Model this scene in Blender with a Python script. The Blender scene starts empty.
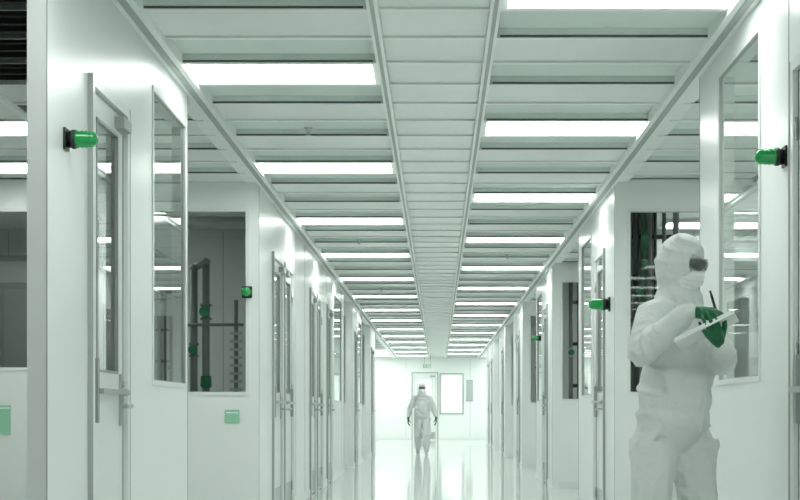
import bpy, bmesh, math, random
from mathutils import Vector, Matrix, noise
from mathutils.bvhtree import BVHTree
random.seed(3)
sc = bpy.context.scene
sc.view_settings.view_transform = 'Standard'
V = Vector

# ------------------------------------------------------------------ materials
def mat(name, col, rough=0.5, metal=0.0, emis=None, estr=0.0, var=0.0, vscale=3.0, bump=0.0, bscale=60, spec=0.5, coat=0.0, bdist=.005, bdistort=0.0):
    m = bpy.data.materials.new(name); m.use_nodes = True
    nt = m.node_tree; b = nt.nodes['Principled BSDF']
    b.inputs['Base Color'].default_value = (*col, 1)
    b.inputs['Roughness'].default_value = rough
    b.inputs['Metallic'].default_value = metal
    b.inputs['Specular IOR Level'].default_value = spec
    b.inputs['Coat Weight'].default_value = coat
    if emis:
        b.inputs['Emission Color'].default_value = (*emis, 1)
        b.inputs['Emission Strength'].default_value = estr
    tc = nt.nodes.new('ShaderNodeTexCoord')
    if var > 0:
        n = nt.nodes.new('ShaderNodeTexNoise'); n.inputs['Scale'].default_value = vscale
        r = nt.nodes.new('ShaderNodeValToRGB')
        r.color_ramp.elements[0].position = .3; r.color_ramp.elements[1].position = .7
        r.color_ramp.elements[0].color = (*[c*(1-var) for c in col], 1)
        r.color_ramp.elements[1].color = (*[min(1, c*(1+var)) for c in col], 1)
        nt.links.new(tc.outputs['Object'], n.inputs['Vector'])
        nt.links.new(n.outputs['Fac'], r.inputs['Fac'])
        nt.links.new(r.outputs['Color'], b.inputs['Base Color'])
    if bump > 0:
        n = nt.nodes.new('ShaderNodeTexNoise'); n.inputs['Scale'].default_value = bscale
        n.inputs['Distortion'].default_value = bdistort
        bp = nt.nodes.new('ShaderNodeBump'); bp.inputs['Strength'].default_value = bump
        bp.inputs['Distance'].default_value = bdist
        nt.links.new(tc.outputs['Object'], n.inputs['Vector'])
        nt.links.new(n.outputs['Fac'], bp.inputs['Height'])
        nt.links.new(bp.outputs['Normal'], b.inputs['Normal'])
    return m

M_wall = mat('wall_panel_white', (.832, .872, .848), .32, var=.012, vscale=.8, spec=.4)
M_joint = mat('panel_joint_grey', (.40, .435, .415), .5)
M_frame = mat('white_aluminium_frame', (.78, .82, .795), .3)
M_greyf = mat('grey_aluminium_frame', (.36, .39, .375), .35, metal=.3)
M_tile = mat('ceiling_panel', (.79, .835, .807), .4, var=.02, vscale=1.2)
M_beam = mat('ceiling_grid_beam', (.87, .912, .885), .4)
M_filt = mat('ceiling_filter_mesh', (.70, .775, .732), .6)
M_gap = mat('dark_gap_painted_shade', (.10, .12, .11), .7)  # dark tone paints shade into ceiling gaps and recess edges; also door joints
M_dkt = mat('dark_plenum_louvre', (.02, .026, .023), .6)
M_light = mat('fluorescent_diffuser', (.9, .9, .9), .5, emis=(.95, 1.0, .97), estr=9.2)
M_steel = mat('brushed_steel', (.50, .53, .51), .28, metal=.9)
M_black = mat('black_plastic', (.015, .02, .018), .4)
M_green = mat('green_lamp_lens', (.0, .24, .05), .15, emis=(.0, .5, .1), estr=.12, coat=.5)
M_sticker = mat('green_label', (.30, .62, .42), .6)
M_pipe = mat('process_pipe_grey', (.20, .23, .215), .4, metal=.2)
M_pipel = mat('process_pipe_light', (.45, .49, .47), .4)
M_cable = mat('green_hose', (.02, .20, .09), .5)
M_chase = mat('chase_wall_grey', (.66, .70, .68), .6, var=.04, vscale=1.0)
M_cab = mat('equipment_cabinet_grey', (.30, .33, .315), .45)
M_fabric = mat('coverall_fabric', (.74, .78, .755), .8, bump=.60, bscale=8, spec=.2, bdist=.03, bdistort=1.2)
M_mask = mat('mask_fabric', (.86, .89, .87), .8)
M_glove = mat('green_nitrile_glove', (.002, .120, .042), .35, bump=.15, bscale=90)
M_skin = mat('skin', (.46, .38, .33), .5)
M_gog = mat('goggle_lens_dark', (.05, .065, .058), .10, coat=.8)
M_gogf = mat('goggle_frame', (.22, .26, .24), .4)
M_paper = mat('paper', (.90, .93, .91), .6)
M_board = mat('clipboard_board', (.88, .91, .89), .4)

def glass_mat():
    m = bpy.data.materials.new('window_glass'); m.use_nodes = True
    nt = m.node_tree; nt.nodes.clear()
    o = nt.nodes.new('ShaderNodeOutputMaterial'); mx = nt.nodes.new('ShaderNodeMixShader')
    t = nt.nodes.new('ShaderNodeBsdfTransparent'); t.inputs[0].default_value = (.95, .98, .962, 1)
    g = nt.nodes.new('ShaderNodeBsdfGlossy'); g.inputs['Roughness'].default_value = .01
    g.inputs['Color'].default_value = (.95, .98, .96, 1)
    f = nt.nodes.new('ShaderNodeFresnel'); f.inputs['IOR'].default_value = 1.42
    nt.links.new(f.outputs[0], mx.inputs[0]); nt.links.new(t.outputs[0], mx.inputs[1])
    nt.links.new(g.outputs[0], mx.inputs[2]); nt.links.new(mx.outputs[0], o.inputs[0])
    return m
M_glass = glass_mat()

def floor_mat():
    m = bpy.data.materials.new('vinyl_floor_tiles'); m.use_nodes = True
    nt = m.node_tree; b = nt.nodes['Principled BSDF']
    tc = nt.nodes.new('ShaderNodeTexCoord')
    br = nt.nodes.new('ShaderNodeTexBrick'); br.offset = 0; br.squash = 1
    br.inputs['Scale'].default_value = 1.0
    br.inputs['Brick Width'].default_value = .61; br.inputs['Row Height'].default_value = .61
    br.inputs['Mortar Size'].default_value = .006; br.inputs['Mortar Smooth'].default_value = .2
    br.inputs['Color1'].default_value = (.72, .765, .737, 1); br.inputs['Color2'].default_value = (.74, .785, .757, 1)
    br.inputs['Mortar'].default_value = (.48, .52, .50, 1)
    nt.links.new(tc.outputs['Object'], br.inputs['Vector'])
    nt.links.new(br.outputs['Color'], b.inputs['Base Color'])
    b.inputs['Roughness'].default_value = .10
    b.inputs['Coat Weight'].default_value = .45; b.inputs['Coat Roughness'].default_value = .05
    return m
M_floor = floor_mat()

# ------------------------------------------------------------------ mesh builder
class MB:
    def __init__(s): s.v = []; s.f = []; s.m = []; s.sm = []; s.mats = []
    def mi(s, m):
        if m not in s.mats: s.mats.append(m)
        return s.mats.index(m)
    def box(s, x0, x1, y0, y1, z0, z1, m):
        i = len(s.v)
        s.v += [(x0,y0,z0),(x1,y0,z0),(x1,y1,z0),(x0,y1,z0),(x0,y0,z1),(x1,y0,z1),(x1,y1,z1),(x0,y1,z1)]
        for q in ((0,3,2,1),(4,5,6,7),(0,1,5,4),(1,2,6,5),(2,3,7,6),(3,0,4,7)):
            s.f.append(tuple(i+k for k in q)); s.m.append(s.mi(m)); s.sm.append(False)
    def obox(s, c, ax, hs, m):
        i = len(s.v)
        for sx, sy, sz in ((-1,-1,-1),(1,-1,-1),(1,1,-1),(-1,1,-1),(-1,-1,1),(1,-1,1),(1,1,1),(-1,1,1)):
            s.v.append(tuple(c + ax[0]*hs[0]*sx + ax[1]*hs[1]*sy + ax[2]*hs[2]*sz))
        for q in ((0,3,2,1),(4,5,6,7),(0,1,5,4),(1,2,6,5),(2,3,7,6),(3,0,4,7)):
            s.f.append(tuple(i+k for k in q)); s.m.append(s.mi(m)); s.sm.append(False)
    def quad(s, pts, m):
        i = len(s.v); s.v += [tuple(p) for p in pts]; s.f.append((i, i+1, i+2, i+3)); s.m.append(s.mi(m)); s.sm.append(False)
    def lathe(s, origin, axis, prof, m, seg=20):
        o = V(origin); a = V(axis).normalized()
        t = a.orthogonal().normalized(); b = a.cross(t)
        i0 = len(s.v)
        for p in prof:
            for k in range(seg):
                an = 2*math.pi*k/seg
                s.v.append(tuple(o + a*p[0] + (t*math.cos(an) + b*math.sin(an))*max(p[1], 1e-4)))
        for j in range(len(prof)-1):
            for k in range(seg):
                k2 = (k+1) % seg
                s.f.append((i0+j*seg+k, i0+j*seg+k2, i0+(j+1)*seg+k2, i0+(j+1)*seg+k)); s.m.append(s.mi(m)); s.sm.append(True)
        s.f.append(tuple(i0+k for k in range(seg))[::-1]); s.m.append(s.mi(m)); s.sm.append(False)
        l = i0+(len(prof)-1)*seg
        s.f.append(tuple(l+k for k in range(seg))); s.m.append(s.mi(m)); s.sm.append(False)
    def cyl(s, p0, p1, r, m, seg=14, r1=None):
        d = V(p1)-V(p0); s.lathe(p0, d, [(0, r), (d.length, r if r1 is None else r1)], m, seg)
    def tube(s, pts, r, m, seg=12):
        for a, b in zip(pts[:-1], pts[1:]):
            s.cyl(a, b, r, m, seg)
        for p in pts[1:-1]:
            s.lathe(V(p)-V((0,0,r*1.15)), (0,0,1), [(0,.3*r),(r*.4,r*.98),(r*1.15,r*1.2),(r*1.9,r*.98),(r*2.3,.3*r)], m, seg)
    def obj(s, name, parent=None, loc=(0,0,0), rz=0.0, bevel=0):
        me = bpy.data.meshes.new(name); me.from_pydata(s.v, [], s.f)
        for m in s.mats: me.materials.append(m)
        me.polygons.foreach_set('material_index', s.m); me.polygons.foreach_set('use_smooth', s.sm)
        me.update()
        ob = bpy.data.objects.new(name, me); sc.collection.objects.link(ob)
        ob.location = loc; ob.rotation_euler = (0, 0, rz)
        if parent: ob.parent = parent
        if bevel:
            b = ob.modifiers.new('bevel', 'BEVEL'); b.width = bevel; b.segments = 2; b.limit_method = 'ANGLE'
        return ob

H = 3.10
XL, XR = -1.60, 1.58
T = .08
YB = 58.6
YS = -4.0
ROOMX = 6.0

f = MB(); f.box(-ROOMX-.1, ROOMX+.1, YS-.1, 64.1, -.10, 0, M_floor); f.obj('floor')

# ------------------------------------------------------------------ ceiling grid
P = .61; Y0 = 9.2
BL, B1, B2, BR = -1.55, -.33, .29, 1.53
c = MB()
c.box(-ROOMX-.1, ROOMX+.1, YS-.1, 64.1, H+.26, H+.36, M_tile)
lights = []
def in_r(y, rs): return any(a <= y < b for a, b in rs)
L_bays = [(YS, 13.9), (26.6, 29.1), (33, 36.7), (40, 64)]
R_bays = [(YS, 13.9), (17.6, 21.5), (25.2, 29.1), (32.8, 36.7), (40.4, 44.3), (51.6, 64)]
def blank(xa, xb, ya, yb, m=M_tile):
    c.box(xa+.03, xb-.03, ya+.026, yb-.026, H+.008, H+.03, m)
    c.box(xa, xb, ya, yb, H+.032, H+.05, M_gap)
def filt(xa, xb, ya, yb, m=M_filt):
    d = .045
    c.box(xa, xb, ya, yb, H+d, H+d+.02, m)
    c.box(xa+.03, xb-.03, yb-.045, yb-.02, H+.012, H+d, m)
    c.box(xa+.03, xb-.03, ya+.02, ya+.04, H+.01, H+d, m)
    c.box(xa+.02, xa+.035, ya+.02, yb-.02, H+.006, H+d, M_gap)  # dark side strips paint the shadow edge of the recess
    c.box(xb-.035, xb-.02, ya+.02, yb-.02, H+.006, H+d, M_gap)
    c.box(xa+.05, xb-.05, yb-.032, yb-.02, H+.001, H+.010, M_gap)
for k in range(-21, 90):
    ya, yb = Y0+P*k, Y0+P*(k+1)
    if ya < YS or yb > 64: continue
    c.box(BL, BR, ya-.02, ya+.02, H-.004, H+.05, M_beam)
    blank(B1, B2, ya, yb)
    if k % 6 == 0: lights.append((BL, B1, ya, yb))
    elif k % 2 == 0: blank(BL, B1, ya, yb)
    else: filt(BL, B1, ya, yb)
    if k % 6 == 3: lights.append((B2, BR, ya, yb))
    elif k % 2 == 1: blank(B2, BR, ya, yb)
    else: filt(B2, BR, ya, yb)
    for sgn, bays, xe in ((-1, L_bays, BL), (1, R_bays, BR)):
        if not in_r(ya+.3, bays):
            continue
        cols = [(abs(xe)+.10, 2.85, 1), (2.85, 4.07, 0), (4.07, 5.29, 2), (5.29, 6.0, 3)]
        for (a, b, kind) in cols:
            xa, xb = (a, b) if sgn > 0 else (-b, -a)
            dark = (sgn < 0 and yb < 9.9)
            if dark:
                c.box(xa, xb, ya-.008, ya+.008, H-.004, H+.03, M_greyf)
                c.box(xa, xb, ya, yb, H+.03, H+.05, M_dkt)
                for q in range(3): c.box(xa+.03, xb-.03, ya+.12+q*.17, ya+.135+q*.17, H+.0, H+.03, M_dkt)
                continue
            c.box(xa, xb, ya-.02, ya+.02, H-.004, H+.05, M_beam)
            ph = 0 if sgn < 0 else 3
            if kind == 0 and k % 3 == ph % 3: lights.append((xa, xb, ya, yb))
            elif kind == 1 and ya > 51 and k % 3 == 1: lights.append((xa, xb, ya, yb))  # extra panels added to brighten the far end
            elif (k+kind+ph) % 2 == 0: blank(xa, xb, ya, yb)
            else: filt(xa, xb, ya, yb)
for xb_ in (BL, B1, B2, BR):
    w = .028 if abs(xb_) < 1 else .055
    c.box(xb_-w, xb_+w, YS, 64, H-.03, H+.05, M_beam)
    c.box(xb_-w*.35, xb_+w*.35, YS, 64, H-.036, H-.03, M_joint)
c.box(-1.72, -1.56, YS, 64, H+.002, H+.055, M_beam); c.box(1.54, 1.70, YS, 64, H+.002, H+.055, M_beam)
for xb_ in (2.85, 4.07, 5.29):
    c.box(xb_-.025, xb_+.025, YS, 13.9, H-.02, H+.05, M_beam)
    c.box(-xb_-.025, -xb_+.025, 9.8, 13.9, H-.02, H+.05, M_beam); c.box(-xb_-.015, -xb_+.015, YS, 9.8, H-.02, H+.05, M_greyf)
for a, b in ((14.0, 26.6), (29.2, 33), (36.8, 40)):
    c.box(-6, XL, a, b, H+.0, H+.03, M_tile)
for a, b in ((14.0, 17.6), (21.6, 25.2), (29.2, 32.8), (36.8, 40.4), (44.4, 51.6)):
    c.box(XR, 6, a, b, H+.0, H+.03, M_tile)
c.obj('ceiling')
fill_l = [(-3.3, 15.6), (-3.3, 31.0), (-3.3, 38.3), (3.3, 15.6), (3.0, 16.9), (3.3, 23.2), (3.3, 31.0), (3.3, 38.5), (3.3, 46.5),  # panels added to brighten the chases, outside the regular grid
           (-3.3, 19.5), (-3.3, 23.2), (.6, 60.0), (.6, 62.0), (-.8, 60.9)]  # the last ones are added to brighten the room behind wall_north
lmesh = {}
allL = [(a, H) for a in lights]+[((x-.61, x+.61, y-.3, y+.31), H-.04) for x, y in fill_l]  # grid lights first, then the added fill panels
for ((xa, xb, ya, yb), hz) in allL:
    key = round(xb-xa, 2)
    if key not in lmesh:
        m = MB(); w = (xb-xa)/2; d = P/2
        m.box(-w+.06, w-.06, -d+.035, d-.035, .012, .03, M_light)
        m.box(-w+.03, -w+.06, -d+.02, d-.02, -.002, .035, M_frame); m.box(w-.06, w-.03, -d+.02, d-.02, -.002, .035, M_frame)
        m.box(-w+.06, w-.06, -d+.02, -d+.035, -.002, .035, M_frame); m.box(-w+.06, w-.06, d-.035, d-.02, -.002, .035, M_frame)
        m.box(-w+.06, w-.06, -d+.035, d-.035, .032, .038, M_frame)
        ob = m.obj('ceiling_and_fill_light'); lmesh[key] = ob.data
    else:
        ob = bpy.data.objects.new('ceiling_and_fill_light', lmesh[key]); sc.collection.objects.link(ob)
    ob.location = ((xa+xb)/2, (ya+yb)/2, hz)
for (x, y) in ((-.94, 11.35), (-.94, 18.7), (.91, 20.5), (-.94, 26.0)):
    s = MB()
    s.lathe((0,0,.012), (0,0,-1), [(0,.032),(.006,.032),(.012,.014),(.03,.012),(.034,.009),(.055,.008),(.056,.022),(.059,.022)], M_steel, 14)
    s.cyl((.012,0,-.02), (.004,0,-.045), .002, M_steel, 6); s.cyl((-.012,0,-.02), (-.004,0,-.045), .002, M_steel, 6)
    s.obj('fire_sprinkler', loc=(x, y, H))

# ------------------------------------------------------------------ walls, windows, doors
cnt = {'w': 0, 'd': 0}
def wall(name, origin, rz, L, openings=(), m=M_wall, t=T, h=H, joints=True):
    w = MB()
    ops = sorted(openings)
    y = 0
    for (a, b, z0, z1) in ops:
        if a > y: w.box(-t, 0, y, a, 0, h, m)
        if z0 > 0: w.box(-t, 0, a, b, 0, z0, m)
        if z1 < h: w.box(-t, 0, a, b, z1, h, m)
        y = b
    if y < L: w.box(-t, 0, y, L, 0, h, m)
    if joints:
        j = 1.2
        pos = [.003, L-.003]
        while j < L-.3: pos.append(j); j += 1.2
        for q in pos:
            if not any(a-.05 < q < b+.05 for a, b, _, _ in ops):
                w.box(0, .0025, q-.005, q+.005, .1, h-.03, M_joint)
        y = 0
        for (a, b, z0, z1) in list(ops)+[(L, L, 1, 1)]:
            if z0 <= 0 or a == L:
                if a > y: w.box(0, .012, y, a, 0, .09, M_frame)
                y = b
    return w.obj(name, loc=(origin[0], origin[1], 0), rz=rz)

def window(origin, rz, a, b, z0, z1, t=T):
    cnt['w'] += 1
    w = MB(); fr = .028
    w.box(-t-.004, .008, a, a+fr, z0, z1, M_frame); w.box(-t-.004, .008, b-fr, b, z0, z1, M_frame)
    w.box(-t-.004, .008, a+fr, b-fr, z0, z0+fr, M_frame); w.box(-t-.004, .008, a+fr, b-fr, z1-fr, z1, M_frame)
    g = .005
    for (p, q) in ((a+fr, a+fr+g), (b-fr-g, b-fr)): w.box(-.014, .002, p, q, z0+fr, z1-fr, M_joint)
    for (p, q) in ((z0+fr, z0+fr+g), (z1-fr-g, z1-fr)): w.box(-.014, .002, a+fr, b-fr, p, q, M_joint)
    x = -.010
    w.quad([(x, a+fr, z0+fr), (x, b-fr, z0+fr), (x, b-fr, z1-fr), (x, a+fr, z1-fr)], M_glass)
    return w.obj('window_%d' % cnt['w'], loc=(origin[0], origin[1], 0), rz=rz)

def door(origin, rz, a, b, h=2.6, flip=False):
    cnt['d'] += 1
    d = MB(); t = T; j = .05
    d.box(-t-.01, .022, a, a+j, 0, h, M_frame); d.box(-t-.01, .022, b-j, b, 0, h, M_frame)
    d.box(-t-.01, .022, a+j, b-j, h-j, h, M_frame)
    d.box(.0, .024, a-.008, a, 0, h, M_joint); d.box(.0, .024, b, b+.008, 0, h, M_joint)
    A, B = a+j+.005, b-j-.005; Ht = h-j-.006
    st = .13; gz0, gz1 = 1.24, Ht-.11
    x0, x1 = -.05, -.004
    d.box(x0, x1, A, A+st, .01, Ht, M_frame); d.box(x0, x1, B-st, B, .01, Ht, M_frame)
    d.box(x0, x1, A+st, B-st, .01, gz0, M_frame); d.box(x0, x1, A+st, B-st, gz1, Ht, M_frame)
    for (p, q) in ((A+st, A+st+.012), (B-st-.012, B-st)): d.box(-.02, x1+.006, p, q, gz0, gz1, M_greyf)
    for (p, q) in ((gz0, gz0+.012), (gz1-.012, gz1)): d.box(-.02, x1+.006, A+st, B-st, p, q, M_greyf)
    d.quad([(-.016, A+st, gz0), (-.016, B-st, gz0), (-.016, B-st, gz1), (-.016, A+st, gz1)], M_glass)
    d.box(x1, x1+.002, A+.02, B-.02, .04, .30, M_steel)
    d.box(-.04, -.002, a+j, a+j+.005, 0, h-j, M_gap); d.box(-.04, -.002, b-j-.005, b-j, 0, h-j, M_gap)
    ly, hy, sg = (B-.065, A+.05, -1) if not flip else (A+.065, B-.05, 1)
    d.box(x1, x1+.012, ly-.03, ly+.03, .98, 1.24, M_steel)
    d.cyl((x1, ly, 1.08), (x1+.065, ly, 1.08), .012, M_steel)
    d.tube([(x1+.062, ly, 1.08), (x1+.066, ly+sg*.07, 1.083), (x1+.06, ly+sg*.15, 1.078)], .0095, M_steel)
    d.cyl((x1+.012, ly, 1.19), (x1+.022, ly, 1.19), .016, M_steel)
    d.box(x1, x1+.03, hy-.02, hy+.02, 1.0, 1.30, M_greyf)
    d.box(x1+.03, x1+.055, min(hy, ly), max(hy, ly), 1.135, 1.16, M_steel)
    d.box(x1, x1+.035, ly-.018, ly+.018, 1.13, 1.165, M_steel)
    d.box(x1, x1+.05, ly-.14+.1*(1 if flip else 0), ly+.1*(1 if flip else 0)+.04, Ht-.085, Ht-.03, M_greyf)
    for z in (.25, 1.3, Ht-.25):
        d.cyl((x1+.012, hy-sg*(-1)*.05, z-.05), (x1+.012, hy+sg*.05, z+.05), .008, M_steel, 8)
    return d.obj('door_%d' % cnt['d'], loc=(origin[0], origin[1], 0), rz=rz)

def side_wall(side, y0, y1, doors=(), wins=(), wz=(1.2, 2.88)):
    ops = [];
    if side == 'left':
        org, rz = (XL, y0), 0; loc = lambda a, b: (a-y0, b-y0)
    else:
        org, rz = (XR, y1), math.pi; loc = lambda a, b: (y1-b, y1-a)
    for i, (a, b) in enumerate(doors):
        p, q = loc(a, b); ops.append((p, q, 0, 2.6)); door(org, rz, p, q, flip=(i % 2 == 1))
    for (a, b) in wins:
        p, q = loc(a, b); ops.append((p, q, *wz)); window(org, rz, p, q, *wz)
    return wall('wall_'+side, org, rz, y1-y0, ops)

side_wall('left', YS, 2.4)
side_wall('left', 6.4, 10.0, doors=[(7.16, 8.02)], wins=[(8.76, 9.93)])
side_wall('left', 14.0, 26.6, doors=[(15.1, 16.05), (16.2, 17.15), (19.5, 20.4), (20.6, 21.5), (22.5, 23.4)], wins=[(24.0, 25.9)])
side_wall('left', 29.2, 33.0, doors=[(30.0, 30.9)], wins=[(31.3, 32.6)])
side_wall('left', 36.8, 40.0, doors=[(37.5, 38.4)])
side_wall('right', YS, 2.4)
side_wall('right', 5.2, 9.45, doors=[(6.0, 6.93)], wins=[(7.66, 8.82)], wz=(1.2, 2.95))
side_wall('right', 14.0, 17.6, doors=[(14.8, 15.7)], wins=[(16.1, 17.2)])
side_wall('right', 21.6, 25.2, doors=[(22.5, 23.4)], wins=[(23.8, 24.9)])
side_wall('right', 29.2, 32.8, doors=[(30.1, 31.0)])
side_wall('right', 36.8, 40.4, doors=[(37.6, 38.5)])
side_wall('right', 44.4, 51.6, doors=[(45.4, 46.3), (48, 48.9)])

RF = -math.pi/2
def front(x0, x1, y, wins=(), name='wall_cross', m=M_wall):
    ops = []
    for (a, b, z0, z1) in wins:
        ops.append((a-x0, b-x0, z0, z1)); window((x0, y), RF, a-x0, b-x0, z0, z1)
    return wall(name, (x0, y), RF, x1-x0, ops, m=m)
WZ = (1.2, 2.87)
XLT, XRT = XL-T, XR+T
front(-6, XLT, 14.0, [(-4.6, -3.0, 1.42, 2.87), (-2.75, -1.69, *WZ)])
front(XRT, 6, 14.0, [(1.69, 2.9, *WZ), (3.2, 4.8, *WZ)])
front(XRT, 6, 21.6, [(1.69, 2.9, *WZ)])
for y in (29.2, 36.8):
    front(-6, XLT, y, [(-2.75, -1.70, *WZ)])
    front(XRT, 6, y, [(1.70, 2.7, *WZ)])
front(XRT, 6, 44.4, [(1.70, 2.7, *WZ)])
for y in (17.5, 26.5, 32.9, 39.9): front(-6, XLT, y, name='wall_chase', m=M_chase)
for y in (17.5, 25.1, 32.7, 40.3, 51.5): front(XRT, 6, y, name='wall_chase', m=M_chase)
wall('wall_west', (-ROOMX, YS), 0, 68, joints=False)
wall('wall_east', (ROOMX, 64), math.pi, 68, joints=False)
wall('wall_south', (ROOMX, YS), math.pi/2, 12, joints=False)
wall('wall_end', (-ROOMX, 64), RF, 12, joints=False)
ops = [(5.05, 5.97, 0, 2.5), (6.10, 6.92, 1.0, 2.46)]
wall('wall_north', (-6, YB), RF, 12, ops)
door((-6, YB), RF, 5.05, 5.97, h=2.5); window((-6, YB), RF, 6.10, 6.92, 1.0, 2.46)
tr = MB()
for (xa, xb, z0, z1) in ((-.95, -.03, 0, 2.5), (.10, .92, 1.0, 2.46)):
    tr.box(xa-.04, xa, -.03, 0, z0, z1+.04, M_joint); tr.box(xb, xb+.04, -.03, 0, z0, z1+.04, M_joint)
    tr.box(xa, xb, -.03, 0, z1, z1+.04, M_joint)
    if z0 > 0: tr.box(xa-.04, xb+.04, -.03, 0, z0-.04, z0, M_joint)
tr.obj('trim_1', loc=(0, YB, 0))
s = MB(); s.box(-.12, .12, -.02, 0, -.4, .4, M_greyf); s.box(-.10, .10, -.025, -.02, -.36, .36, M_pipel)
s.obj('notice_board', loc=(1.18, YB, 1.85))
s = MB(); s.box(-.17, .17, -.03, .03, -.11, .11, M_frame); s.cyl((-.1,0,.1), (-.1,0,.42), .008, M_steel); s.cyl((.1,0,.1), (.1,0,.42), .008, M_steel)
def letter(strokes, ox):
    for (xa, xb, za, zb) in strokes: s.box(ox+xa, ox+xb, -.036, -.03, za, zb, M_green)
w_, hh, st = .05, .06, .014
letter([(0, st, -hh, hh), (0, w_, hh-st, hh), (0, w_, -st/2, st/2), (0, w_, -hh, -hh+st)], -.145)
s.obox(V((-.045, -.033, 0)), (V((.42, 0, .9)).normalized(), V((0,1,0)), V((.9, 0, -.42)).normalized()), (.064, .003, .007), M_green)
s.obox(V((-.045, -.033, 0)), (V((-.42, 0, .9)).normalized(), V((0,1,0)), V((.9, 0, .42)).normalized()), (.064, .003, .007), M_green)
letter([(0, st, -hh, hh)], .015)
letter([(0, .06, hh-st, hh), (.023, .037, -hh, hh)], .06)
s.obj('exit_sign', loc=(-.37, 55.0, 2.66))

# ------------------------------------------------------------------ beacons
def beacon(loc, direction, sc_=1.0):
    b = MB(); a = (1, 0, 0)
    b.box(0, .008, -.035, .035, -.04, .04, M_black)
    b.lathe((.004,0,0), a, [(0,.03),(.02,.032),(.022,.036),(.036,.036)], M_black, 20)
    b.lathe((.036,0,0), a, [(0,.031),(.012,.033),(.016,.029),(.028,.033),(.032,.029),(.044,.032),(.048,.028),(.06,.030),(.072,.027),(.082,.018),(.086,.004)], M_green, 20)
    o = b.obj('indicator_lamp', loc=loc); o.scale = (sc_,)*3
    o.rotation_euler = (0, 0, math.atan2(direction[1], direction[0]))
beacon((XL+.001, 6.72, 2.22), (1, 0), 1.15)
beacon((XR-.001, 7.12, 2.21), (-1, 0), 1.15)
beacon((XR-.001, 14.4, 2.04), (-1, 0), 1.6)
beacon((XR-.001, 24.0, 2.18), (-1, 0), 1.2)
beacon((XL-.105, 13.985, 2.12), (0, -1), 1.3)
for (x, y, z, w, h_) in ((-1.84, 13.995, 1.01, .13, .12), (-3.90, 13.995, .98, .16, .26), (1.95, 13.995, 1.0, .13, .12)):
    s = MB(); s.box(-w/2, w/2, -.003, 0, -h_/2, h_/2, M_sticker); s.box(-w/2+.01, w/2-.01, -.0035, -.003, h_/2-.03, h_/2-.02, M_paper)
    s.obj('wall_label', loc=(x, y, z))

# ------------------------------------------------------------------ service chase contents
def valve(b, p, r, m=M_steel):
    p = V(p)
    b.lathe(p-V((0,0,r*2.2)), (0,0,1), [(0,r*1.6),(r*.6,r*1.6),(r*.7,r*1.1),(r*3.7,r*1.1),(r*3.8,r*1.6),(r*4.4,r*1.6)], m, 14)
    b.cyl(p, p-V((0, r*2.4, 0)), r*.4, m, 8); b.lathe(p-V((0, r*2.4, 0)), (0,-1,0), [(0,r*1.4),(r*.3,r*1.5),(r*.6,r*1.4)], M_cable, 14)
b = MB(); yy = 15.0; k_ = yy/1566.
X = lambda px: (px-438)*k_
Z = lambda py: 1.05+(412-py)*k_
b.tube([(X(194), yy, .0), (X(194), yy, Z(268)), (X(206), yy, Z(262)), (X(206), yy, 0)], .035, M_pipe)
b.tube([(X(180), yy+.2, .0), (X(180), yy+.2, Z(290)), (X(160), yy+.2, Z(290)), (X(160), yy+.2, 0)], .03, M_pipe)
b.tube([(X(188), yy-.05, Z(325)), (X(244), yy-.05, Z(325))], .014, M_pipe)
b.tube([(X(236), yy, 0), (X(236), yy, Z(300))], .02, M_pipe)
for z in range(332, 392, 8): b.box(X(230), X(242), yy-.03, yy, Z(z+3), Z(z), M_pipel)
valve(b, (X(206), yy, Z(312)), .035, M_pipe); valve(b, (X(194), yy, Z(350)), .03, M_pipe)
b.lathe((X(206), yy, Z(376)), (0,0,-1), [(0,.05),(.1,.055),(.12,.03)], M_cable, 14)
b.tube([(X(110), yy+.6, 2.95), (X(250), yy+.6, 2.95)], .05, M_pipel)
b.tube([(X(120), yy+.3, 0), (X(120), yy+.3, 2.9)], .03, M_pipe)
b.obj('process_piping')
b = MB(); yy = 14.9; k_ = yy/1566.
for px, r, m in ((629, .022, M_pipe), (636, .03, M_black), (643, .014, M_cable), (649, .028, M_pipe), (655, .012, M_black), (664, .02, M_pipe), (676, .03, M_pipel)):
    b.tube([(X(px), yy, 0), (X(px), yy, 3.05)], r, m)
for z in (1.5, 1.9, 2.3, 2.7): b.box(X(625), X(684), yy+.03, yy+.06, z, z+.04, M_black)
for px, z in ((644, 2.45), (638, 2.2), (650, 1.75)):
    valve(b, (X(px), yy, z), .022)
b.lathe((X(644), yy-.03, 2.6), (0,0,1), [(0,.03),(.12,.035),(.15,.015)], M_cable, 14)
b.box(X(632), X(658), yy+.07, yy+.25, 1.2, 3.0, M_pipe)
b.obj('utility_pipe_rack')
for (x0, y0, s_) in ((1.9, 22.4, 1), (1.9, 30.0, 1), (-2.1, 30.0, -1), (1.9, 37.6, 1), (-2.1, 37.6, -1)):
    b = MB()
    for i in range(6):
        b.tube([(i*.11*s_, 0, 0), (i*.11*s_, 0, 3.0)], (.03, .02, .035)[i % 3], (M_pipe, M_black, M_pipe)[i % 3])
    for z in (1.4, 2.0, 2.6): b.box(min(0, .6*s_), max(0, .6*s_), .03, .06, z, z+.05, M_black)
    valve(b, (0, 0, 1.9), .03)
    b.obj('utility_pipe_rack', loc=(x0, y0, 0))
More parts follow.
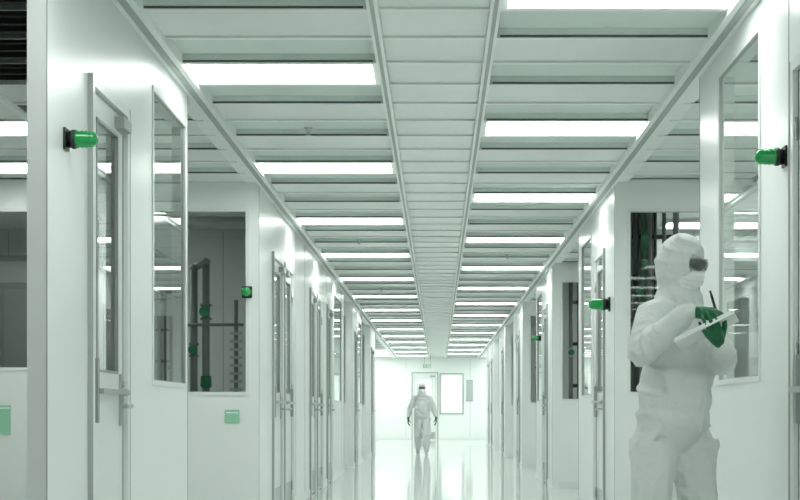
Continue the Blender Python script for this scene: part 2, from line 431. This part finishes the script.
def cabinet(x, y, w=1.1, h=2.55, d=.7):
    b = MB()
    b.box(.03, w-.03, .03, d-.03, 0, .10, M_black); b.box(0, w, 0, d, .10, h, M_cab)
    for i in range(2):
        xa = .02+i*w/2; xb = xa+w/2-.04
        b.box(xa, xb, -.02, 0, .13, h-.32, M_greyf)
        b.box(xb-.06 if i == 0 else xa+.03, xb-.03 if i == 0 else xa+.06, -.045, -.02, 1.2, 1.4, M_steel)
        for k in range(7): b.box(xa+.08, xb-.08, -.028, -.02, .30+k*.05, .32+k*.05, M_black)
    b.box(.10, w*.5-.08, -.03, -.02, 1.62, 1.92, M_black); b.box(0, w, -.015, 0, h-.26, h-.06, M_pipel)
    b.cyl((w-.15, d/2, h), (w-.15, d/2, h+.10), .015, M_steel); b.cyl((w-.15, d/2, h+.10), (w-.15, d/2, h+.22), .03, M_green)
    b.obj('equipment_cabinet', loc=(x, y, 0))
cabinet(-4.72, 15.0); cabinet(2.45, 15.6); cabinet(2.5, 12.6, w=.9, h=1.75)

# ------------------------------------------------------------------ people
def icos(center, rad, M3=None, sub=2):
    bm = bmesh.new(); bmesh.ops.create_icosphere(bm, subdivisions=sub, radius=1)
    vs = []
    for v in bm.verts:
        p = V((v.co.x*rad[0], v.co.y*rad[1], v.co.z*rad[2]))
        if M3 is not None: p = M3 @ p
        vs.append(tuple(p+center))
    fs = [tuple(v.index for v in f_.verts) for f_ in bm.faces]
    bm.free(); return vs, fs
class Blob:
    def __init__(s): s.v = []; s.f = []
    def ell(s, c, r, M3=None, sub=2):
        if isinstance(r, (int, float)): r = (r, r, r)
        vs, fs = icos(V(c), r, M3, sub); i = len(s.v)
        s.v += vs; s.f += [tuple(i+k for k in q) for q in fs]
    def chain(s, pts, M3=None):
        for (p0, r0), (p1, r1) in zip(pts[:-1], pts[1:]):
            p0 = V(p0); p1 = V(p1)
            n = max(2, int((p1-p0).length/(min(r0, r1)*.3))+1)
            for i in range(n+1):
                t = i/n
                s.ell(p0.lerp(p1, t), r0*(1-t)+r1*t, M3)
    def build(s, name, voxel, smooth, m, parent=None, disp=None):
        me = bpy.data.meshes.new(name); me.from_pydata(s.v, [], s.f)
        ob = bpy.data.objects.new(name, me); sc.collection.objects.link(ob)
        r = ob.modifiers.new('r', 'REMESH'); r.mode = 'VOXEL'; r.voxel_size = voxel; r.use_smooth_shade = True
        if smooth:
            sm = ob.modifiers.new('s', 'SMOOTH'); sm.iterations = smooth; sm.factor = .5
        bpy.context.view_layer.update()
        dg = bpy.context.evaluated_depsgraph_get()
        me2 = bpy.data.meshes.new_from_object(ob.evaluated_get(dg))
        ob.modifiers.clear(); ob.data = me2; me2.name = name
        if disp:
            ns = [v.normal.copy() for v in me2.vertices]
            for v, n in zip(me2.vertices, ns): v.co = v.co + n*disp(v.co, n)
            me2.update()
        me2.materials.clear(); me2.materials.append(m)
        for p in me2.polygons: p.use_smooth = True; p.material_index = 0
        if parent: ob.parent = parent
        return ob

def frame3(f_, up=V((0, 0, 1))):
    f_ = V(f_).normalized(); l = V(up).cross(f_).normalized(); u = f_.cross(l).normalized()
    return Matrix((f_, l, u)).transposed()

def hand(name, W, F, B, left, parent, curls, spread=.06, thumb=(.35, .35), scale=1.0, voxel=.0032):
    F = V(F).normalized(); B = (V(B)-F*V(B).dot(F)).normalized()
    Tm = F.cross(B) if left else B.cross(F)
    def P(x, y, z): return V(W)+(F*x+Tm*y+B*z)*scale
    b = Blob(); S = scale
    b.chain([(P(-.030, 0, 0), .030*S), (P(-.01, 0, 0), .029*S), (P(.015, 0, 0), .026*S)])
    b.chain([(P(.02, .014, 0), .018*S), (P(.085, .026, 0), .0135*S)])
    b.chain([(P(.02, .004, 0), .018*S), (P(.090, .008, .002), .0135*S)])
    b.chain([(P(.02, -.006, 0), .018*S), (P(.086, -.011, .001), .013*S)])
    b.chain([(P(.02, -.014, 0), .017*S), (P(.078, -.028, -.002), .012*S)])
    fin = [(.087, .029, .044, .027, .022, .0098), (.092, .009, .048, .030, .023, .0100),
           (.088, -.011, .044, .028, .022, .0096), (.079, -.030, .036, .022, .019, .0086)]
    tips = []
    for i, (x, y, a, c_, d, r) in enumerate(fin):
        p = P(x, y, 0); sp = (1.5-i)*spread
        cu = curls[i]; ang = 0; pts = [(p, r*1.12*S)]
        for L_, da in ((a, cu[0]), (c_, cu[1]), (d, cu[2])):
            ang += da
            dr = (F*math.cos(ang)-B*math.sin(ang)+Tm*sp*math.cos(ang)).normalized()
            p = p+dr*L_*S; pts.append((p, r*(.94**(len(pts)))*S))
        b.chain(pts); tips.append(p)
    t0, t1 = thumb
    p = P(.022, .024, -.008); pts = [(p, .0155*S)]
    d1 = (F*.75+Tm*.62-B*.28).normalized()
    p = p+d1*.045*S; pts.append((p, .0128*S))
    d2 = (F*(.9)+Tm*(.45-t0)-B*(.2+t0)).normalized(); p = p+d2*.034*S; pts.append((p, .0112*S))
    d3 = (F*.9+Tm*(.35-t0-t1)-B*(.2+t0+t1)).normalized(); p = p+d3*.028*S; pts.append((p, .0092*S))
    b.chain(pts); tips.append(p)
    b.build(name, voxel*S, 3, M_glove, parent)
    return tips

def nz(x, y, z): return noise.noise(V((x, y, z)))
def rdg(x, p=2.2): return (1-abs(math.sin(x)))**p
def seg_near(p, a, b):
    ab = b-a; t = max(0, min(1, (p-a).dot(ab)/ab.length_squared)); q = a+ab*t
    return (p-q).length, t, q
def make_folds(J, HM, hc, amp):
    segs = []
    for s_ in ('L', 'R'):
        segs.append(('arm', V(J['sh'+s_]), V(J['el'+s_]), 0)); segs.append(('arm', V(J['el'+s_]), V(J['wr'+s_]), 1))
        segs.append(('leg', V(J['hip'+s_]), V(J['knee'+s_]), 0)); segs.append(('leg', V(J['knee'+s_]), V(J['ankle'+s_]), 1))
    hips, chest = V(J['hips']), V(J['chest'])
    def d(p, n):
        w1 = nz(p.x*4.5, p.y*4.5, p.z*4.5); w2 = nz(p.x*4+9, p.y*4, p.z*2.4)
        m1 = max(0, min(1, .55+1.6*nz(p.x*4+31, p.y*4, p.z*3)))
        m2 = max(0, min(1, .55+1.6*nz(p.x*5, p.y*5+21, p.z*4)))
        if p.z > chest.z+.10:
            l = (p-hc); ang = math.atan2(l.y, l.x)
            k = max(0, min(1, (hc.z-.03-p.z)/.06))
            return amp*(.7*k*rdg(ang*5+p.z*14+w1*3)*m1+.35*rdg(p.z*34+ang*2.2+w1*4)*m2*(1-.5*k)+w1*.3-.12)
        best = None
        for (kind, a, b, i) in segs:
            dd, t, q = seg_near(p, a, b)
            if best is None or dd < best[0]: best = (dd, t, q, kind, a, b, i)
        dd, t, q, kind, a, b, i = best
        if p.z < .14: return amp*.2*w1
        ax = (b-a).normalized(); o = ax.orthogonal().normalized(); o2 = ax.cross(o); rr = p-q
        ang = math.atan2(rr.dot(o2), rr.dot(o)); s = (p-a).dot(ax)
        if kind == 'arm' and dd < .115 and (p-hips.lerp(chest, .7)).length > .12:
            jt = (1-t) if i else t
            dens = 36 if jt > .5 else 28
            f = rdg(s*dens+ang*1.1+w1*4.5, 1.8)*m1*(.55+.5*jt)+.35*rdg(s*24-ang*2+w2*6)*m2
            return amp*.75*(f*1.05+w2*.4-.28)
        if kind == 'leg' and p.z < .93:
            f = rdg(ang*2+s*4+w2*4)*m1+.6*rdg(s*13+ang*1.4+w1*5)*m2*(1-min(1, abs(t-.95)*1.2) if i == 0 else .7)
            f += .7*rdg(s*19-ang*1.5+w1*4)*m1*max(0, min(1, (p.z-.72)/.14))
            return amp*(f*1.25+w2*.5-.36)
        ca = hips.lerp(chest, .5); r2 = p-ca; ang = math.atan2(r2.y, r2.x)
        diag = rdg(p.z*15+ang*2.0+w1*4)*m2
        vert = rdg(ang*3.5+p.z*5+w2*4)*m1
        k = max(0, min(1, (p.z-.95)/.3))
        return amp*((vert*(1-.3*k)+diag*(.6+.4*k))*1.2+w2*.5-.38)
    return d

def person(name, base, yaw_d, head_c, head_f, J, voxel=.0085, tors=1.0):
    base = V(base)
    root = bpy.data.objects.new(name, None); sc.collection.objects.link(root); root.location = base
    root.empty_display_size = .2
    T3 = frame3(yaw_d)
    b = Blob(); q = tors
    hips = V(J['hips']); chest = V(J['chest'])
    def te(z_t, fr, sd, up, off=0): 
        c_ = hips.lerp(chest, z_t)+T3 @ V((off, 0, 0)); b.ell(c_, (fr*q, sd*q, up), T3, 3)
    te(-.10, .150, .198, .12, -.01); te(0, .158, .205, .14); te(.22, .160, .205, .15, .005); te(.45, .156, .200, .15, .01)
    te(.7, .146, .196, .15, .008); te(.9, .130, .185, .13, 0); te(1.06, .110, .150, .10, -.01); te(1.2, .095, .115, .08, -.01)
    for s_ in ('L', 'R'):
        hp, kn, an = V(J['hip'+s_]), V(J['knee'+s_]), V(J['ankle'+s_])
        b.chain([(hp, .116), (hp.lerp(kn, .5), .106), (kn, .097), (kn.lerp(an, .45), .092), (kn.lerp(an, .8), .078), (an, .064)])
        toe = V(J['toe'+s_]); d_ = (toe-an); heel = V((an.x, an.y, toe.z))-V((d_.x, d_.y, 0)).normalized()*.03
        b.chain([(an, .060), (heel+V((0, 0, .012)), .048)])
        b.chain([(heel, .046), (heel.lerp(toe, .6), .048), (toe, .042)])
        sh, el, wr = V(J['sh'+s_]), V(J['el'+s_]), V(J['wr'+s_])
        b.chain([(chest.lerp(sh, .3)+V((0, 0, .06)), .080), (sh, .074), (sh.lerp(el, .5), .076), (el, .072), (el.lerp(wr, .45), .064), (el.lerp(wr, .8), .052), (wr, .042)])
    HM = frame3(head_f); hc = V(head_c)
    def HP(f_, l, u): return hc+HM @ V((f_, l, u))
    b.ell(HP(-.010, 0, .005), (.106, .096, .121), HM, 3)
    b.ell(HP(-.028, 0, -.01), (.094, .095, .122), HM, 3)
    b.ell(HP(-.004, 0, .065), (.090, .080, .070), HM, 3)
    neck = chest+V((0, 0, .15))
    b.chain([(HP(-.018, 0, -.06), .087), (HP(-.018, 0, -.06).lerp(neck, .5), .085), (neck, .096), (neck-V((0, 0, .06)), .122)])
    b.ell(HP(.030, 0, -.112), (.066, .062, .055), HM)
    N = 30; rim = []
    for k in range(N+1):
        t = 2*math.pi*k/N
        l_ = .069*math.sin(t); u_ = .008+.072*math.cos(t)
        f_ = .085-.30*abs(l_)-.10*max(0, u_)
        rim.append((HP(f_, l_, u_), .0150+.0015*math.sin(k*2.3)))
    b.chain(rim)
    b.build('coverall_with_hood', voxel, 3, M_fabric, root, disp=make_folds(J, HM, hc, .020))
    body = root.children[-1]
    h = Blob()
    h.ell(HP(-.002, 0, .01), (.094, .070, .100), HM, 3); h.ell(HP(.035, 0, -.05), (.055, .055, .06), HM, 3)
    h.ell(HP(.082, 0, .035), (.018, .05, .012), HM)
    h.chain([(HP(.088, 0, .022), .009), (HP(.112, 0, -.018), .013)])
    for s_ in (-1, 1):
        h.ell(HP(.10, s_*.010, -.020), .009); h.ell(HP(.07, s_*.036, -.012), (.02, .02, .018), HM)
        h.ell(HP(-.005, s_*.070, -.005), (.014, .008, .03), HM)
    h.ell(HP(.084, 0, -.048), (.012, .024, .006), HM); h.ell(HP(.083, 0, -.059), (.012, .02, .007), HM); h.ell(HP(.078, 0, -.088), (.018, .02, .014), HM)
    h.build('head', .004, 2, M_skin, root)
    e = MB()
    for s_ in (-1, 1):
        vs, fs = icos(HP(.083, s_*.031, .012), (.012,)*3, None, 2); i = len(e.v)
        e.v += vs
        for f_ in fs: e.f.append(tuple(i+k for k in f_)); e.m.append(e.mi(M_paper)); e.sm.append(True)
    e.obj('eyes', parent=root)
    mk = Blob(); mk.ell(HP(.072, 0, -.055), (.052, .062, .048), HM, 3); mk.ell(HP(.050, 0, -.075), (.055, .062, .050), HM, 3); mk.ell(HP(.104, 0, -.030), (.024, .020, .024), HM)
    mk.chain([(HP(.088, -.045, -.025), .012), (HP(.108, 0, -.015), .012), (HP(.088, .045, -.025), .012)])
    mk.build('face_mask', .004, 2, M_mask, root, disp=lambda p, n: .0018*math.sin((p-hc).dot(HM.col[2])*300))
    g = MB(); N = 32
    def strip(rf, rl, u0, u1, th, m, a0, a1, c_f=.02, bulge=0.0, nu=6):
        i0 = len(g.v); row = 2*(nu+1)
        for k in range(N+1):
            t = math.radians(a0+(a1-a0)*k/N); x = 2*k/N-1
            sh = 1-.42*abs(x)**4
            nose = .010*math.exp(-(x/.16)**2)
            for side in (0, 1):
                for j in range(nu+1):
                    jj = j if side == 0 else nu-j
                    y = jj/nu; uu = (u0+nose)*(1-y)+u1*y; mid = (u0+u1)/2; uu = mid+(uu-mid)*sh
                    off = th*side+bulge*math.sin(math.pi*y)
                    g.v.append(tuple(HP(c_f+(rf+off)*math.cos(t), (rl+off)*math.sin(t), uu)))
        for k in range(N):
            for j in range(row):
                a = i0+k*row+j; b_ = i0+k*row+(j+1) % row
                g.f.append((a, b_, b_+row, a+row)); g.m.append(g.mi(m)); g.sm.append(True)
        g.f.append(tuple(range(i0, i0+row))); g.m.append(g.mi(m)); g.sm.append(False)
        a = i0+N*row; g.f.append(tuple(range(a, a+row))[::-1]); g.m.append(g.mi(m)); g.sm.append(False)
    strip(.086, .070, -.016, .042, .010, M_gogf, -66, 66)
    strip(.092, .076, -.010, .036, .008, M_gog, -58, 58, bulge=.004)
    strip(.074, .068, .006, .018, .004, M_mask, -130, 130, nu=2)
    g.obj('goggles', parent=root)
    bm = bmesh.new(); bm.from_mesh(body.data); bv = BVHTree.FromBMesh(bm)
    z = MB(); rows = []
    fd = T3 @ V((1, 0, 0)); ld = T3 @ V((0, 1, 0))
    n = 60
    for k in range(n+1):
        c_ = hips.lerp(chest, -.18+1.25*k/n); row = []
        for l in (-.018, -.014, .014, .018):
            o = c_+ld*(l+.01)+fd*.26
            hit = bv.ray_cast(o, -fd)
            if hit[0] is None: row = None; break
            row.append(hit[0]+fd*(.0035 if abs(l) < .016 else -.002))
        rows.append(row)
    if 'zip' in J:
        for k in range(n):
            r0, r1 = rows[k], rows[k+1]
            if not r0 or not r1: continue
            if any((p_-q_).length > .05 for p_, q_ in zip(r0, r1)): continue
            for j in range(3):
                i = len(z.v); z.v += [tuple(r0[j]), tuple(r0[j+1]), tuple(r1[j+1]), tuple(r1[j])]
                z.f.append((i, i+1, i+2, i+3)); z.m.append(z.mi(M_fabric)); z.sm.append(True)
        if z.v: z.obj('zip_flap', parent=root)
    bm.free()
    return root

# --- near technician, writing on a clipboard
base = V((1.07, 7.1, 0))
cP = V((.090, -.34, 1.400))
u = V((.87, -.2, .43)).normalized(); v = V((.2, .93, -.14)); v = (v-u*v.dot(u)).normalized(); n = u.cross(v)
Fh = (-v*.88+n*.46).normalized()
Kp = cP-v*.060-n*.028
WL = Kp-Fh*.085+u*.025
WR = V((.030, -.375, 1.478)); FR = V((.92, .06, -.08)).normalized(); BRn = V((.0, -.70, .70))
J = dict(hips=(0, 0, 1.02), chest=(.015, -.01, 1.43), zip=1,
         hipL=(.088, .05, .90), kneeL=(.125, .02, .50), ankleL=(.120, .07, .12), toeL=(.22, -.03, .045),
         hipR=(-.092, -.04, .90), kneeR=(-.118, -.06, .50), ankleR=(-.110, -.03, .12), toeR=(-.02, -.15, .045),
         shR=(-.120, -.115, 1.48), elR=(-.172, -.225, 1.315), wrR=tuple(WR-FR*.026),
         shL=(.115, .115, 1.48), elL=(.210, -.03, 1.28), wrL=tuple(WL-Fh*.022))
root = person('cleanroom_technician', base, (.77, -.64, 0), (.028, -.035, 1.722), (.80, -.56, -.28), J)
tips = hand('right_gloved_hand', WR, FR, BRn, False, root, [(.50, .60, .3), (.62, .75, .4), (.75, .85, .5), (.85, .95, .5)], thumb=(.30, .15))
hand('left_gloved_hand', WL, Fh, -n, True, root, [(.30, .75, .6), (.30, .8, .6), (.34, .8, .6), (.42, .8, .6)], thumb=(.1, .1), spread=.1)
cb = MB()
cb.obox(cP, (u, v, n), (.140, .105, .005), M_board)
cb.obox(cP+n*.010-u*.004, (u, v, n), (.132, .100, .005), M_paper)
cb.obox(cP+n*.018-u*.125, (u, v, n), (.012, .04, .006), M_steel)
cb.obj('clipboard', parent=root, bevel=.002)
mid = (tips[0]+tips[4])/2
pn = MB()
pdir = V((-.30, -.15, .92)).normalized()
ptip = mid-pdir*((mid-cP).dot(n)-.016)/pdir.dot(n)
pn.lathe(ptip, pdir, [(0, .001), (.014, .0045), (.016, .006), (.130, .006), (.133, .0045), (.150, .0045), (.152, .002)], M_black, 12)
pn.obj('pen', parent=root)

# --- far technician walking towards the camera
J2 = dict(hips=(0, 0, .98), chest=(0, -.02, 1.36),
          hipL=(.09, 0, .88), kneeL=(.11, -.16, .50), ankleL=(.11, -.12, .13), toeL=(.12, -.27, .05),
          hipR=(-.09, 0, .88), kneeR=(-.10, .04, .48), ankleR=(-.10, .26, .17), toeR=(-.10, .16, .05),
          shR=(-.175, -.01, 1.40), elR=(-.29, .04, 1.14), wrR=(-.33, -.06, .92),
          shL=(.175, -.01, 1.40), elL=(.29, .02, 1.14), wrL=(.34, -.10, .93))
root2 = person('cleanroom_technician.001', (-.39, 38.2, 0), (0, -1, 0), (0, -.035, 1.63), (.05, -1, -.08), J2, voxel=.013)
hand('right_gloved_hand', (-.335, -.08, .885), (-.05, -.25, -1), (-1, -.2, .1), False, root2, [(.3, .4, .3)]*4, voxel=.0045)
hand('left_gloved_hand', (.345, -.12, .895), (.05, -.25, -1), (1, -.2, .1), True, root2, [(.3, .4, .3)]*4, voxel=.0045)

# ------------------------------------------------------------------ world + camera
w = bpy.data.worlds.new('world'); sc.world = w; w.use_nodes = True
w.node_tree.nodes['Background'].inputs[0].default_value = (.8, .9, .85, 1)
w.node_tree.nodes['Background'].inputs[1].default_value = .3
cam = bpy.data.cameras.new('camera'); co = bpy.data.objects.new('camera', cam); sc.collection.objects.link(co)
co.location = (0, 0, 1.05); co.rotation_euler = (math.pi/2, 0, 0)
cam.sensor_width = 36; cam.lens = 1566/800*36
cam.shift_x = -(438-400)/800; cam.shift_y = (412-250)/800
cam.clip_end = 200
sc.camera = co
